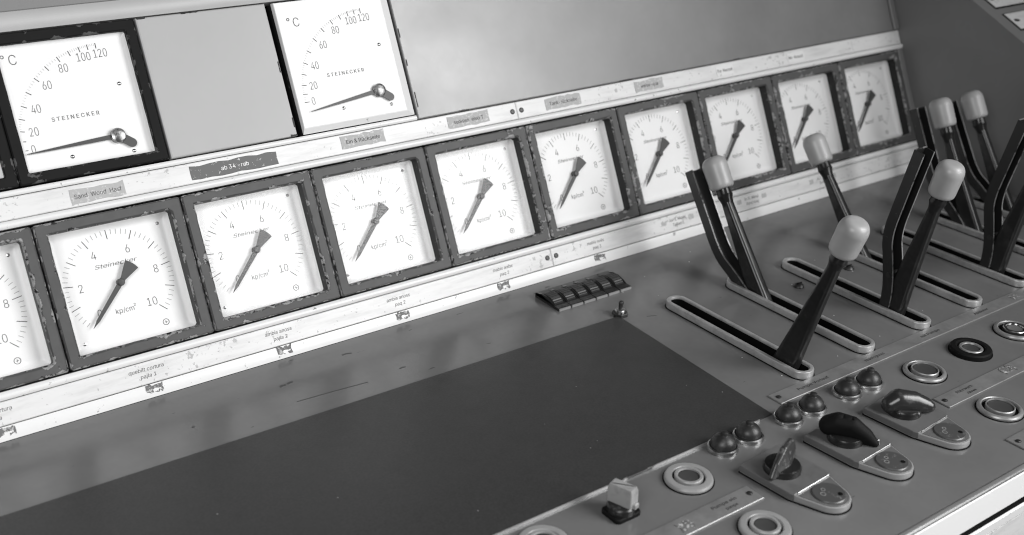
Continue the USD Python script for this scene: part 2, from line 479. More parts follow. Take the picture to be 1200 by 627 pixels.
panel_part('panel_back', bx(U0, U1, 0.0, 0.42, -0.030, -0.024), 'void_black')
JOINT = 0.3964
panel_part('sill_moulding', round_rail(U0, U1, 0.0002, 0.0094, 0.0002, 0.0006), 'rail_trim', smooth=35)
low = [panel_part('label_rail', rail(a, b, 0.0099, 0.0252, 0.0005), 'rail_paint') for a, b in ((U0, JOINT - 0.0002), (JOINT + 0.0002, U1 - 0.0002))]
panel_part('bevel_moulding', round_rail(U0, U1, 0.0257, 0.0312, 0.0004, 0.0016), 'rail_trim', smooth=35)
panel_part('bevel_moulding', round_rail(U0, U1, 0.1326, 0.1376, 0.0004, 0.0016), 'rail_trim', smooth=35)
upr = [panel_part('label_rail', rail(a, b, 0.1380, 0.1526, 0.0005), 'rail_paint') for a, b in ((U0, JOINT - 0.0002), (JOINT + 0.0002, U1 - 0.0002))]
panel_part('inset_moulding', round_rail(U0, 0.3008, 0.1531, 0.1568, 0.0003, 0.0010), 'rail_trim', smooth=35)
panel_part('top_moulding', round_rail(U0, 0.3008, 0.2588, 0.2716, 0.0010, 0.0022), 'moulding_grey', smooth=35)
panel_part('upper_panel', rail(U0, 0.3008, 0.2720, 0.42, 0.0), 'plate_dim')
panel_part('blank_plate', slab(sbox(0.1012, 0.1578, 0.1976, 0.2578), -0.012, 0.0022, 0.0012, 3), 'plate_grey', smooth=30)
panel_part('wide_panel', slab(sbox(0.3018, 0.1532, 0.8998, 0.42), -0.012, 0.0010, 0.0010, 2), 'panel_paint')
panel_part('end_trim', bx(0.9003, U1, 0.0313, 0.1325, -0.012, 0.0012, 0.0008), 'panel_paint')
panel_part('end_trim', bx(0.9003, U1, 0.1532, 0.42, -0.012, 0.0030, 0.0010), 'panel_paint')
panel_part('filler_strip', bx(0.0985, 0.1013, 0.1572, 0.2584, -0.012, -0.006), 'void_black')

# screws at the joint of the two label rails
for r, v in ((low, 0.0182), (upr, 0.1450)):
    for s in (0, 1):
        u = JOINT + (-0.0048, 0.0045)[s]
        hd = lathe([(0.0022, 0.0005), (0.0022, 0.0009), (0.0016, 0.0013), (0, 0.0014)], 16)
        hd.apply_translation([u, v, 0])
        panel_part('screw', hd, 'screw_dark', r[s], smooth=30)

# paper stickers on the upper rail, engraved captions on the lower one
rng = np.random.default_rng(5)


def torn(w, h, u, v, r=0.0006):
    n = 9
    top = [(u - w / 2 + w * k / n, v + h / 2 + rng.uniform(-r, r)) for k in range(n + 1)]
    bot = [(u + w / 2 - w * k / n, v - h / 2 + rng.uniform(-r, r)) for k in range(n + 1)]
    return Polygon(top + [(u + w / 2 + rng.uniform(-r, r), v)] + bot + [(u - w / 2 + rng.uniform(-r, r), v)])


UP = [(0.047, 0.1446, 0.036, 'Sand  Wood  Hasf', 'sticker', 'ink_mid'), (0.145, 0.1450, 0.066, 'ab 34 -rub', 'sticker_dark', 'rail_trim'), (0.250, 0.1462, 0.038, 'Ein & Rückseite', 'sticker', 'ink'),
      (0.3475, 0.1456, 0.040, 'suoisen  eiuo T', 'sticker', 'ink'), (0.4455, 0.1456, 0.038, 'Tank-rückseite', 'sticker', 'ink'), (0.545, 0.1456, 0.034, 'weise-qua', 'sticker', 'ink'),
      (0.642, 0.1456, 0.022, 'Pa-Kessel', 'rail_trim', 'ink'), (0.742, 0.1452, 0.024, 'Re-Kessel', 'rail_trim', 'ink'), (0.846, 0.1458, 0.034, '', 'rail_paint', 'ink')]
for u, v, w, s, mt, ik in UP:
    r = upr[0] if u < JOINT else upr[1]
    st = panel_part('paper_label', ext(torn(w, 0.0098, u, v), 0.0004, 0.0009), mt, r)
    if s:
        panel_part('inscription', text(s, 0.0030, u, v, 0.0009, sx=min(1.0, 0.85 * w / (0.0021 * len(s)))), ik, r)
LOWT = [(-0.0515, 'quebit cortura', 'pajla'), (0.0476, 'quebilt cortura', 'pajla 1'), (0.1455, 'ambis anoss', 'pajla 2'), (0.2465, 'ambis anoss', 'paq 2'), (0.3460, 'mabis anibs', 'paq 2'),
        (0.4450, 'mabis nolis', 'paq 1'), (0.5420, 'Juri I. Muski', 'Tail on I.', 1), (0.6395, 'In II. Mand', 'Rund fung', 1), (0.7425, 'Ju I. Mask', 'In fung', 1)]
for q in LOWT:
    u, a, b = q[:3]
    r = low[0] if u < JOINT else low[1]
    panel_part('inscription', cat(text(a, 0.0026, u, 0.0204, 0.0005, shear=0.15), text(b, 0.0026, u + 0.0005, 0.0157, 0.0005, shear=0.15)), 'ink_mid', r)
    if len(q) > 3:
        for du in (-0.017, 0.017):
            panel_part('paper_label', ext(torn(0.006, 0.004, u + du, 0.0190), 0.0004, 0.0007), 'sticker', r)
for u in (-0.047, 0.0500, 0.1466, 0.2462, 0.3430, 0.4460):
    sc = torn(0.0115, 0.0052, u, 0.0062, 0.0010)
    sc = sc.difference(torn(0.0035, 0.0025, u + 0.0005, 0.0048, 0.0006)).difference(torn(0.003, 0.0012, u + 0.003, 0.0052, 0.0004))
    panel_part('torn_label', ext(sc, 0.0003, 0.0011), 'sticker_scrap')

# dark inlay in the desk with its metal edge
mesh('desk_inlay', ext(Polygon([(U0, -0.0745), (0.3923, -0.0866), (0.3850, -0.2556), (U0, -0.2545)]), -0.003, 0.0012), 'blotter_felt', console)
mesh('inlay_edge_strip', ext(Polygon([(U0, -0.2548), (0.372, -0.2562), (0.372, -0.2569), (U0, -0.2555)]), -0.003, 0.0018), 'inlay_metal', console)

# right-hand side wall with the sloping top of the neighbouring console section
SL = 0.49
cheek = Polygon([(-0.388, -0.09), (-0.388, 0.0004), (0.30, 0.1905 + SL * 0.30), (0.30, -0.09)])
side = xform('side_wall', None, 'plain grey end wall rising to the right of the gauge row', 'wall')
mesh('wall_face', along_x(cheek, 0.909, 0.918), 'cheek_paint', side)


def slope_part(x0, x1, y0, y1, h0, h1, c=0.0):
    t = bx(x0, x1, y0, y1, h0, h1, c)
    v = t.vertices.copy()
    v[:, 2] += 0.1905 + SL * v[:, 1]
    t.vertices = v
    return t


mesh('edge_trim', slope_part(0.9088, 0.9235, -0.38, 0.30, 0.0, 0.0018), 'cheek_paint', side)
mesh('top_panel', slope_part(0.9255, 1.35, -0.38, 0.30, -0.008, 0.0004), 'cheek_paint', side)
for y in (0.012, -0.020, -0.052):
    pl = mesh('label_plate', slope_part(0.930, 1.02, y - 0.0105, y + 0.0105, 0.0012, 0.0018), 'rail_paint', side)
    mesh('plate_border', slope_part(0.9285, 1.0215, y - 0.012, y + 0.012, 0.0005, 0.0011), 'void_black', pl)
    sc = lathe([(0.003, 0), (0.003, 0.001), (0, 0.0016)], 14)
    sc.apply_translation([0.937, y, 0.1905 + SL * y + 0.0018])
    mesh('screw', sc, 'screw_dark', pl)
    mesh('inscription', slope_part(0.955, 0.995, y - 0.001, y + 0.0005, 0.0018, 0.002), 'ink', pl)

# ------------------------------------------------------------------ pressure gauges
DZ = -0.0135


def tray(h_rim, h_flat, z_rim, z_flat, n=44):
    """White dial whose rim curves up to the case on all four sides."""
    s = np.linspace(-1, 1, n)
    s = np.sign(s) * (1 - (1 - np.abs(s)) ** 1.6)
    X, Y = np.meshgrid(s * h_rim, s * h_rim)
    d = np.maximum(np.abs(X), np.abs(Y))
    k = np.clip((d - h_flat) / (h_rim - h_flat), 0, 1)
    Z = z_flat + (z_rim - z_flat) * (1 - np.sqrt(np.maximum(1 - k ** 2, 0)))
    V = np.stack([X, Y, Z], -1).reshape(-1, 3)
    i, j = np.meshgrid(np.arange(n - 1), np.arange(n - 1))
    a = (j * n + i).ravel()
    return trimesh.Trimesh(V, np.vstack([np.c_[a, a + 1, a + n + 1], np.c_[a, a + n + 1, a + n]]), process=False)


def pressure_gauge():
    root = xform('pressure_gauge', panel_mat(-0.05, 0.0818), 'x', 'gauge', 'row of square pressure gauges')
    mesh('frame', frame_ring(0.0493, 0.0415, -0.012, 0.0022, 0.0010, 0.0012, 0.0004, jag=0.0012), 'frame_paint', root)
    mesh('case_wall', frame_ring(0.0440, 0.04165, -0.020, 0.0006, 0.0002, 0.0002, -0.0100, jag=0.0), 'case_black', root)
    d = mesh('dial', tray(0.0417, 0.0368, -0.0085, DZ), 'dial_enamel', root, smooth=True)
    cx, cy, z = -0.0013, 0.0004, DZ + 0.0001
    major, minor = [], []
    for k in range(0, 51):
        a = math.radians(226 - 5.4 * k)
        dv = np.array([math.cos(a), math.sin(a)])
        c = np.array([cx, cy])
        if k % 5 == 0:
            if k:
                major.append(bar(c + dv * 0.0310, c + dv * 0.0375, 0.00042, z))
        else:
            minor.append(bar(c + dv * 0.0340, c + dv * 0.0375, 0.00030, z))
    mesh('scale_mark', cat(*major), 'ink', d)
    mesh('fine_scale_mark', cat(*minor), 'ink_soft', d)
    nums = [('0', (-0.0180, -0.0177)), ('2', (-0.0260, 0.0018)), ('4', (-0.0124, 0.0219)), ('6', (0.0109, 0.0219)), ('8', (0.0264, 0.0038)), ('10', (0.0181, -0.0180))]
    mesh('numeral', cat(*[text(s, 0.0058, cx + x, cy + y, z, sx=0.80, thin=0.00013) for s, (x, y) in nums]), 'ink_mid', d)
    mesh('maker_name', text('Steinecker', 0.0029, cx + 0.0010, cy + 0.0137, z, shear=0.35, sx=1.45, thin=0.00004), 'ink_mid', d)
    mesh('unit_mark', cat(text('kp/cm', 0.0036, cx - 0.0012, cy - 0.0190, z, sx=0.9, thin=0.00006), text('2', 0.0020, cx + 0.0060, cy - 0.0172, z)), 'ink_mid', d)
    sx_, sy_ = cx + 0.0238, cy - 0.0345
    mesh('approval_mark', cat(ext(Point(sx_, sy_).buffer(0.0023).difference(Point(sx_, sy_).buffer(0.0019)), z, z + 0.0001), bar((sx_ - 0.001, sy_), (sx_ + 0.001, sy_), 0.0003, z), bar((sx_, sy_ - 0.001), (sx_, sy_ + 0.001), 0.0003, z)), 'ink_mid', d)
    for px, py in ((0.034, 0.035), (-0.034, -0.035)):
        sc = lathe([(0.0012, DZ), (0.0012, DZ + 0.0004), (0, DZ + 0.0007)], 12)
        sc.apply_translation([px, py, 0])
        mesh('dial_screw', sc, 'steel', d)
    # pointer: slim blade towards 0, flared tail
    a = math.radians(226.3)
    e = np.array([math.cos(a), math.sin(a)])
    n = np.array([-e[1], e[0]])
    c = np.array([cx, cy])
    P = lambda s, t: c + e * s + n * t
    arc = [P(-0.0155 * math.cos(b), 0.0155 * math.sin(b)) for b in np.radians([-19, -10, 0, 10, 19])]
    blade = Polygon([P(0.037, 0), P(0.032, 0.0008), P(0.031, 0.0011), P(0.004, 0.0017), P(-0.003, 0.0018)] + arc[::-1] + [P(-0.003, -0.0018), P(0.004, -0.0017), P(0.031, -0.0011), P(0.032, -0.0008)]).buffer(0)
    nd = mesh('needle', ext(blade, DZ + 0.0034, DZ + 0.0041), 'needle_paint', root)
    hb = lathe([(0.0026, DZ), (0.0026, DZ + 0.0046), (0.0020, DZ + 0.0055), (0, DZ + 0.0057)], 20)
    hb.apply_translation([cx, cy, 0])
    mesh('needle_hub', hb, 'needle_paint', nd, smooth=30)
    mesh('glass', trimesh.Trimesh([[-0.0414, -0.0414, -0.006], [0.0414, -0.0414, -0.006], [0.0414, 0.0414, -0.006], [-0.0414, 0.0414, -0.006]], [[0, 1, 2], [0, 2, 3]], process=False), 'pane_glass', root)
    return root


ORD = ['pressure gauge cut off by the left picture edge, its right half in view', 'pressure gauge under the sand coloured paper label, first complete one from the left',
       'pressure gauge below the blank grey plate, under the dark chipped label', 'pressure gauge below the right temperature gauge, third complete one from the left',
       'pressure gauge just left of the joint screws in the rails', 'pressure gauge just right of the joint screws, above the thumbwheel block',
       'pressure gauge left of the nearest bent grip, sixth complete one from the left', 'pressure gauge behind the knob of the second lever',
       'pressure gauge behind the knob of the fourth lever, second from the right end', 'pressure gauge at the right end of the row beside the side wall']
g0 = pressure_gauge()
tag(g0, ORD[0])
for k in range(1, 10):
    copy_of(g0, 'pressure_gauge', panel_mat(-0.05 + 0.1 * k, 0.0818), ORD[k])

# ------------------------------------------------------------------ temperature gauges
TZ = -0.0040


def temperature_gauge(u, label, pale):
    root = xform('temperature_gauge', panel_mat(u, 0.2079), label, 'gauge', 'square temperature gauges above the pressure gauges')
    z0 = TZ if not pale else 0.0010
    if pale:
        z0 = 0.0034
        back = [(x, y, z) for x in (-0.0480, 0.0488) for y in (-0.0502, 0.0495) for z in (-0.0005, 0.0002)]
        front = [(x, y, 0.0030) for x in (-0.0474, 0.0418) for y in (-0.0462, 0.0490)]
        mesh('frame', trimesh.convex.convex_hull(np.array(back + front)), 'frame_pale', root)
        mesh('case', bx(-0.0478, 0.0486, -0.0500, 0.0493, -0.012, -0.0006), 'case_black', root)
        d = mesh('dial', bx(-0.0472, 0.0416, -0.0459, 0.0488, 0.0028, z0, 0.0002), 'dial_enamel', root)
    else:
        mesh('frame', frame_ring(0.0497, 0.0425, -0.012, 0.0024, 0.0008, 0.0008, z0 - 0.001, r_out=0.001, r_in=0.001, jag=0.0003), 'frame_black', root)
        d = mesh('dial', tray(0.0427, 0.0385, -0.0012, z0), 'dial_enamel', root, smooth=True)
    z = z0 + 0.0001
    hx, hy = 0.0205, -0.0273
    h = np.array([hx, hy])
    T = [(0, 179.8, 1), (10, 174, 1), (20, 167.7, 1), (30, 160.1, 1), (40, 152, 1), (50, 142.9, 1), (60, 132.8, 1), (70, 123, 1), (80, 113.7, 1), (90, 106, 1), (100, 99.3, 1), (110, 94, 1), (120, 88.9, 1)]
    mj, mn = [], []
    for i, (val, a, _) in enumerate(T):
        r = 0.0605 + 0.0025 * i / 12
        dv = np.array([math.cos(math.radians(a)), math.sin(math.radians(a))])
        mj.append(bar(h + dv * (r - 0.0018), h + dv * (r + 0.0020), 0.00050, z))
        if i < 12:
            for s in (0.2, 0.4, 0.6, 0.8):
                b = math.radians(a + (T[i + 1][1] - a) * s)
                dv = np.array([math.cos(b), math.sin(b)])
                mn.append(bar(h + dv * (r + 0.0004), h + dv * (r + 0.0020), 0.00022, z))
    mesh('scale_mark', cat(*mj), 'ink_mid', d)
    mesh('fine_scale_mark', cat(*mn), 'ink_faint', d)
    N = [('0', -0.0553, 0.0004), ('20', -0.0522, 0.0118), ('40', -0.0472, 0.0265), ('60', -0.0364, 0.0411), ('80', -0.0233, 0.0509), ('100', -0.0085, 0.0567), ('120', 0.0030, 0.0578)]
    mesh('numeral', cat(*[text(s, 0.0058, hx + x, hy + y, z, sx=0.66, thin=0.00014) for s, x, y in N]), 'ink_mid', d)
    mesh('maker_name', text('S T E I N E C K E R', 0.0027, hx - 0.0235, hy + 0.0178, z, sx=0.98), 'ink_mid', d)
    mesh('unit_mark', cat(text('C', 0.0068, hx - 0.0535, hy + 0.0605, z, sx=0.85, thin=0.00014), ext(Point(hx - 0.0595, hy + 0.063).buffer(0.0012).difference(Point(hx - 0.0595, hy + 0.063).buffer(0.0007)), z, z + 0.0001)), 'ink_mid', d)
    for px, py in ((0.0104, 0.0353), (-0.0324, -0.0087), (0.0085, -0.0120)):
        sc = lathe([(0.0013, z0), (0.0013, z0 + 0.0005), (0.0008, z0 + 0.0009), (0, z0 + 0.001)], 12)
        sc.apply_translation([hx + px, hy + py, 0])
        mesh('dial_rivet', sc, 'steel', d, smooth=40)
    a = math.radians(182.3 if not pale else 187.0)
    e = np.array([math.cos(a), math.sin(a)])
    n = np.array([-e[1], e[0]])
    P = lambda s, t: h + e * s + n * t
    blade = Polygon([P(0.0605, 0.0002), P(0.05, 0.0006), P(0.02, 0.0013), P(0, 0.0016), P(0, -0.0016), P(0.02, -0.0013), P(0.05, -0.0006), P(0.0605, -0.0002)])
    tail = LineString([h, h + np.array([0.0082, -0.0064])]).buffer(0.0031)
    nd = mesh('needle', ext(blade.union(tail), z0 + 0.0018, z0 + 0.0024), 'needle_paint', root)
    hb = lathe([(0.0052, z0), (0.0052, z0 + 0.0030), (0.0046, z0 + 0.0040), (0.0030, z0 + 0.0046), (0, z0 + 0.0048)], 24)
    hb.apply_translation([hx, hy, 0])
    mesh('needle_hub', hb, 'hub_metal', nd, smooth=30)
    return root


temperature_gauge(-0.05, 'temperature gauge mostly outside the left picture edge, only its black frame corner showing', False)
temperature_gauge(0.05, 'white temperature gauge in a wide black frame left of the blank plate', False)
temperature_gauge(0.2510, 'white temperature gauge in a pale frame right of the blank plate', True)

# ------------------------------------------------------------------ slot frames and levers
SLOT_LAB = ['metal slot frame nearest the dark inlay, holding the foremost plain lever', 'second metal slot frame from the inlay, its lever pushed to the back', 'third metal slot frame from the inlay, its lever pulled forward',
            'fourth metal slot frame from the inlay, its lever hidden at the base', 'metal slot frame whose lever is cut off by the right picture edge', 'second to last metal slot frame before the side wall', 'metal slot frame next to the side wall']


def slot_frame(k):
    x = SLOT_X[k]
    root = xform('slot_frame', place(x, 0), SLOT_LAB[k], 'slot frame', 'slot frames in the desk')
    o, i = obround(0, 0.0095), obround(0, 0.0060)
    st = [(0.0095, 0.0001), (0.0095, 0.0050), (0.0091, 0.0057), (0.0085, 0.0060), (0.0068, 0.0060), (0.0062, 0.0056), (0.0060, 0.0050), (0.0060, 0.0040)]
    rings = []
    for r, z in st:
        c = np.array(obround(0, 1e-3 * 0 + r).exterior.coords)[:-1]
        rings.append(np.c_[c, np.full(len(c), z)])
    n = len(rings[0])
    a = np.arange(n)
    b = (a + 1) % n
    F = []
    for q in range(len(rings) - 1):
        F += [np.c_[q * n + a, q * n + b, (q + 1) * n + b], np.c_[q * n + a, (q + 1) * n + b, (q + 1) * n + a]]
    t = trimesh.Trimesh(np.vstack(rings), np.vstack(F), process=False)
    if t.face_normals[np.argmax(t.triangles_center[:, 1])][1] < 0:
        t.invert()
    mesh('rim', t, 'slot_metal', root, smooth=30)
    mesh('contact_shadow_ring', ext(obround(0, 0.0104).difference(obround(0, 0.0090)), 0.0001, 0.0005), 'rubber', root)  # added black outline drawing the contact shadow around the slot frame
    ring = obround(0, 0.0066).difference(obround(0, 0.00605))
    mesh('well', cat(ext(ring, -0.03, 0.0042), ext(obround(0, 0.0064), -0.032, -0.030)), 'void_black', root)


for k in range(7):
    slot_frame(k)


def loft(sections):
    n = len(sections[0])
    V = np.vstack(sections)
    a = np.arange(n)
    b = (a + 1) % n
    F = []
    for q in range(len(sections) - 1):
        F += [np.c_[q * n + a, q * n + b, (q + 1) * n + b], np.c_[q * n + a, (q + 1) * n + b, (q + 1) * n + a]]
    for base, flip in ((0, True), ((len(sections) - 1) * n, False)):
        f = np.c_[np.full(n - 2, base), base + np.arange(1, n - 1), base + np.arange(2, n)]
        F.append(f[:, ::-1] if flip else f)
    return trimesh.Trimesh(V, np.vstack(F), process=False)


def smooth_path(P, n=40):
    P = np.array(P, float)
    for _ in range(3):
        Q = [P[0]]
        for a, b in zip(P[:-1], P[1:]):
            Q += [a * 0.75 + b * 0.25, a * 0.25 + b * 0.75]
        Q.append(P[-1])
        P = np.array(Q)
    return P


def lever(k, deg, label, grip=True):
    root = xform('control_lever', place(SLOT_X[k], -0.184, -0.088, 0, -math.radians(deg)), label, 'lever', 'control levers with pale knobs')
    # local: z along the shaft from its pivot, y away from the operator
    sec = []
    for z, wx, wy in ((0.060, 0.0052, 0.0118), (0.095, 0.0050, 0.0104), (0.125, 0.0048, 0.0082), (0.160, 0.0045, 0.0060), (0.185, 0.0042, 0.0047), (0.1955, 0.0042, 0.0044)):
        c = np.array(rrect(2 * wx, 2 * wy, min(wx, wy) * 0.72, seg=5).exterior.coords)[:-1]
        sec.append(np.c_[c, np.full(len(c), z)])
    t = loft(sec)
    if t.volume < 0:
        t.invert()
    mesh('shaft', t, 'lever_steel', root, smooth=35)
    mesh('ferrule', lathe([(0.0042, 0.186), (0.0056, 0.1925), (0.0066, 0.1955), (0.0062, 0.1970), (0.0060, 0.2015), (0, 0.2015)], 24), 'lever_steel', root, smooth=30)
    pr = [(0.0, 0.2012), (0.0072, 0.2012), (0.0090, 0.2018), (0.0099, 0.2031), (0.0102, 0.2050)]
    pr += [(0.0102 + 0.0004 * s, 0.2050 + 0.0155 * s) for s in (0.35, 0.7, 1.0)]
    for a in np.linspace(6, 90, 16):
        a = math.radians(a)
        pr.append((0.0106 * max(math.cos(a), 0) ** 0.50, 0.2210 + 0.0084 * math.sin(a) ** 1.1))
    pr[-1] = (0.0, pr[-1][1])
    mesh('knob', lathe(pr, 40), 'knob_plastic', root, smooth=50)
    if grip:
        path = smooth_path([(0.0085, 0.090), (0.0110, 0.108), (0.0200, 0.130), (0.0300, 0.150), (0.0300, 0.185), (0.0300, 0.226)])
        tn = np.gradient(path, axis=0)
        tn /= np.linalg.norm(tn, axis=1)[:, None]
        nn = np.stack([tn[:, 1], -tn[:, 0]], 1)          # away from the shaft
        hw, th, dp = 0.0068, 0.0014, 0.0088
        U = [(-hw, 0), (hw, 0), (hw, -dp), (hw - th, -dp), (hw - th, -th), (-hw + th, -th), (-hw + th, -dp), (-hw, -dp)]
        secs = []
        for (p, nv, i) in zip(path, nn, range(len(path))):
            f = 1.0
            secs.append(np.array([[x * f, p[0] + nv[0] * d, p[1] + nv[1] * d] for x, d in U]))
        n = len(U)
        V = np.vstack(secs)
        a = np.arange(n)
        b = (a + 1) % n
        F = []
        for q in range(len(secs) - 1):
            F += [np.c_[q * n + a, q * n + b, (q + 1) * n + b], np.c_[q * n + a, (q + 1) * n + b, (q + 1) * n + a]]
        for base, fl in ((0, 0), ((len(secs) - 1) * n, 1)):
            f = np.array([[0, 1, 4], [0, 4, 5], [1, 2, 3], [1, 3, 4], [0, 5, 6], [0, 6, 7]]) + base
            F.append(f[:, ::-1] if fl else f)
        t = trimesh.Trimesh(V, np.vstack(F), process=False)
        if t.volume < 0:
            t.invert()
        gp = mesh('release_grip', t, 'grip_black', root, smooth=30)
        for sgn in (-1, 1):
            we = [np.array([[sgn * (hw - th / 2) + dx, p[0] - nv[0] * (dp + dd), p[1] - nv[1] * (dp + dd)] for dx, dd in ((-0.0006, -0.0003), (0.0006, -0.0003), (0.0006, 0.0003), (-0.0006, 0.0003))]) for p, nv in zip(path[6:], nn[6:])]
            e = loft(we)
            if e.volume < 0:
                e.invert()
            mesh('worn_edge', e, 'worn_edge', gp)
        p, nv = path[-1], nn[-1]
        top = bx(-hw + 0.0004, hw - 0.0004, p[0] - nv[0] * th, p[0] - 0.0002, p[1] - 0.0004, p[1] + 0.0003)
        mesh('worn_edge', top, 'worn_edge', gp)
        pin = trimesh.creation.cylinder(0.0022, 0.0146, sections=16)
        pin.apply_transform(trimesh.transformations.rotation_matrix(math.pi / 2, [0, 1, 0]))
        pin.apply_translation([0, 0.0110, 0.122])
        mesh('pivot_pin', pin, 'screw_dark', gp, smooth=30)
    return root


lever(0, -18.5, 'foremost plain lever with pale knob leaning toward the front, nearest the dark inlay', False)
lever(1, 34.0, 'lever with bent black grip pushed back in front of the seventh gauge')
lever(2, -12.2, 'lever with bent black grip standing nearly upright between the two forward slots')
lever(3, 37.3, 'plain lever pushed back, its knob overlapping the second last gauge', False)
lever(4, -12.0, 'lever at the right picture edge, its knob out of view above the grip')
lever(5, 27.6, 'pale knobbed lever before the lower right corner of the last gauge')
lever(6, 31.0, 'rearmost lever, its dim knob against the plain side wall')

# ------------------------------------------------------------------ small things on the desk
scr = None
for x, y, lab in ((0.5559, -0.1284, 'dark domed screw in the desk between second and third slot'), (0.6205, -0.1284, 'dark domed screw in the desk between third and fourth slot')):
    r = xform('desk_screw', place(x, y), lab, 'screw', 'desk screws')
    mesh('screw_head', lathe([(0.0046, 0.0001), (0.0046, 0.0008), (0.0036, 0.0024), (0.0018, 0.0034), (0, 0.0036)], 20), 'screw_dark', r, smooth=30)
    mesh('screw_slot', bx(-0.0030, 0.0030, -0.0004, 0.0004, 0.0030, 0.0037), 'void_black', r)

# thumbwheel block: six ribbed wheels side by side
FLAT = np.diag([1, 1, 0.62, 1.0])
tb = xform('thumbwheel_block', place(0.3583, 0) @ FLAT, 'black block of six ribbed thumbwheels on the desk under the gauges', 'thumbwheel block')
SEG = 0.01285
for k in range(6):
    x0, x1 = k * SEG + 0.0004, (k + 1) * SEG - 0.0004
    pf = Polygon([(-0.0520, 0.0002), (-0.0520, 0.0034), (-0.0515, 0.0040), (-0.0465, 0.0042), (-0.0440, 0.0050), (-0.0290, 0.0086), (-0.0215, 0.0075), (-0.0205, 0.0060), (-0.0205, 0.0002)])
    sd = mesh('wheel_housing', along_x(pf, x0, x1), 'bakelite', tb)
    # raised cheeks either side of the wheel
    ck = Polygon([(-0.0465, 0.0040), (-0.0420, 0.0078), (-0.0350, 0.0104), (-0.0280, 0.0100), (-0.0212, 0.0066), (-0.0212, 0.0040)])
    for a, b in ((x0, x0 + 0.0012), (x1 - 0.0012, x1)):
        mesh('cheek', along_x(ck, a, b), 'bakelite', sd)
    c0, R = (-0.0345, -0.0010), 0.0122
    teeth = []
    for q in range(60):
        a = math.radians(6 * q)
        r = R if q % 2 else R - 0.0006
        teeth.append((c0[0] + r * math.cos(a), max(c0[1] + r * math.sin(a), 0.0003)))
    mesh('thumbwheel', along_x(Polygon(teeth).buffer(0), x0 + 0.0018, x1 - 0.0018), 'wheel_grey', sd)
    mesh('front_lip', bx(x0 + 0.0004, x1 - 0.0004, -0.0532, -0.0521, 0.0003, 0.0034), 'button_grey', sd)

# toggle switch at the inlay corner
tg = xform('toggle_switch', place(0.3955, -0.0845), 'tiny dark toggle switch at the far corner of the desk inlay', 'toggle switch')
mesh('hex_nut', lathe([(0.0066, 0.0001), (0.0066, 0.0026), (0.0060, 0.0031), (0.0042, 0.0031)], 6), 'screw_dark', tg)
mesh('collar', lathe([(0.0044, 0.003), (0.0044, 0.0048), (0.0036, 0.0056), (0.0014, 0.0058)], 24), 'steel', tg, smooth=30)
st = tri(hull(((0, 0, 0.005), 0.0012), ((0.0012, 0.0006, 0.0105), 0.0021)))
mesh('toggle_bat', st, 'screw_dark', tg, smooth=50)

# push buttons
BUT = [(0.1750, -0.2775, 'g', 'pale ringed push button at the bottom picture edge left of the key switch'), (0.2862, -0.2782, 'g', 'pale ringed push button between key switch and first cam switch'),
       (0.2892, -0.3385, 'g', 'pale ringed push button cut by the bottom picture edge below the label plate'), (0.5207, -0.2786, 'c', 'metal ringed push button nearest the silvery label strip'),
       (0.5773, -0.2782, 'k', 'push button with a dark rubber collar'), (0.6345, -0.2784, 'd', 'double ringed bright push button at the right picture edge'), (0.5204, -0.3396, 'c', 'metal ringed push button right of the third cam switch'),
       (0.6350, -0.3390, 'c', 'metal ringed push button out past the right picture edge')]
for x, y, kind, lab in BUT[:-1]:
    r = xform('push_button', place(x, y), lab, 'push button', 'round push buttons on the desk')
    fm_ = {'g': 'button_grey', 'c': 'ring_metal', 'k': 'rubber', 'd': 'ring_metal'}[kind]
    R = 0.0153
    mesh('contact_shadow_ring', ext(Point(0, 0).buffer(R + 0.0008).difference(Point(0, 0).buffer(R - 0.001)), 0.00005, 0.0005), 'rubber', r)  # black ring stands in for the contact shadow at the button foot
    if kind == 'k':
        mesh('collar', lathe([(R, 0.0001), (R, 0.0030), (R - 0.0008, 0.0042), (R - 0.004, 0.0046), (0.0100, 0.0040), (0.0100, 0.0005)], 48), 'rubber', r, smooth=30)
    else:
        wi = 0.0102 if kind == 'g' else 0.0122
        mesh('flange', lathe([(R, 0.0001), (R, 0.0016), (R - 0.0006, 0.0026), (R - 0.0016, 0.0031), (wi + 0.0006, 0.0031), (wi, 0.0026), (wi, 0.0002)], 48), fm_, r, smooth=30)
    mesh('groove', lathe([(0.0124, 0.0003), (0.0124, 0.0008), (0, 0.0008)], 40), 'void_black', r)
    inner = 0.0090 if kind in 'gd' else 0.0098
    if kind in 'kd':
        inner = 0.0088
    mesh('inner_ring', lathe([(inner, 0.0006), (inner, 0.0034), (inner - 0.0005, 0.0040), (inner - (0.0020 if kind in 'gdk' else 0.0008), 0.0040), (inner - (0.0024 if kind in 'gdk' else 0.0011), 0.0030)], 40), {'g': 'button_grey', 'c': 'ring_metal', 'k': 'ring_metal', 'd': 'steel'}[kind], r, smooth=30)
    cr = inner - (0.0024 if kind in 'gdk' else 0.0011)
    mesh('button_cap', lathe([(cr, 0.0008), (cr, 0.0026), (cr - 0.0006, 0.0030), (cr * 0.5, 0.0027), (0, 0.0025)], 32), 'cap_dark' if kind != 'd' else 'switch_plate', r, smooth=30)

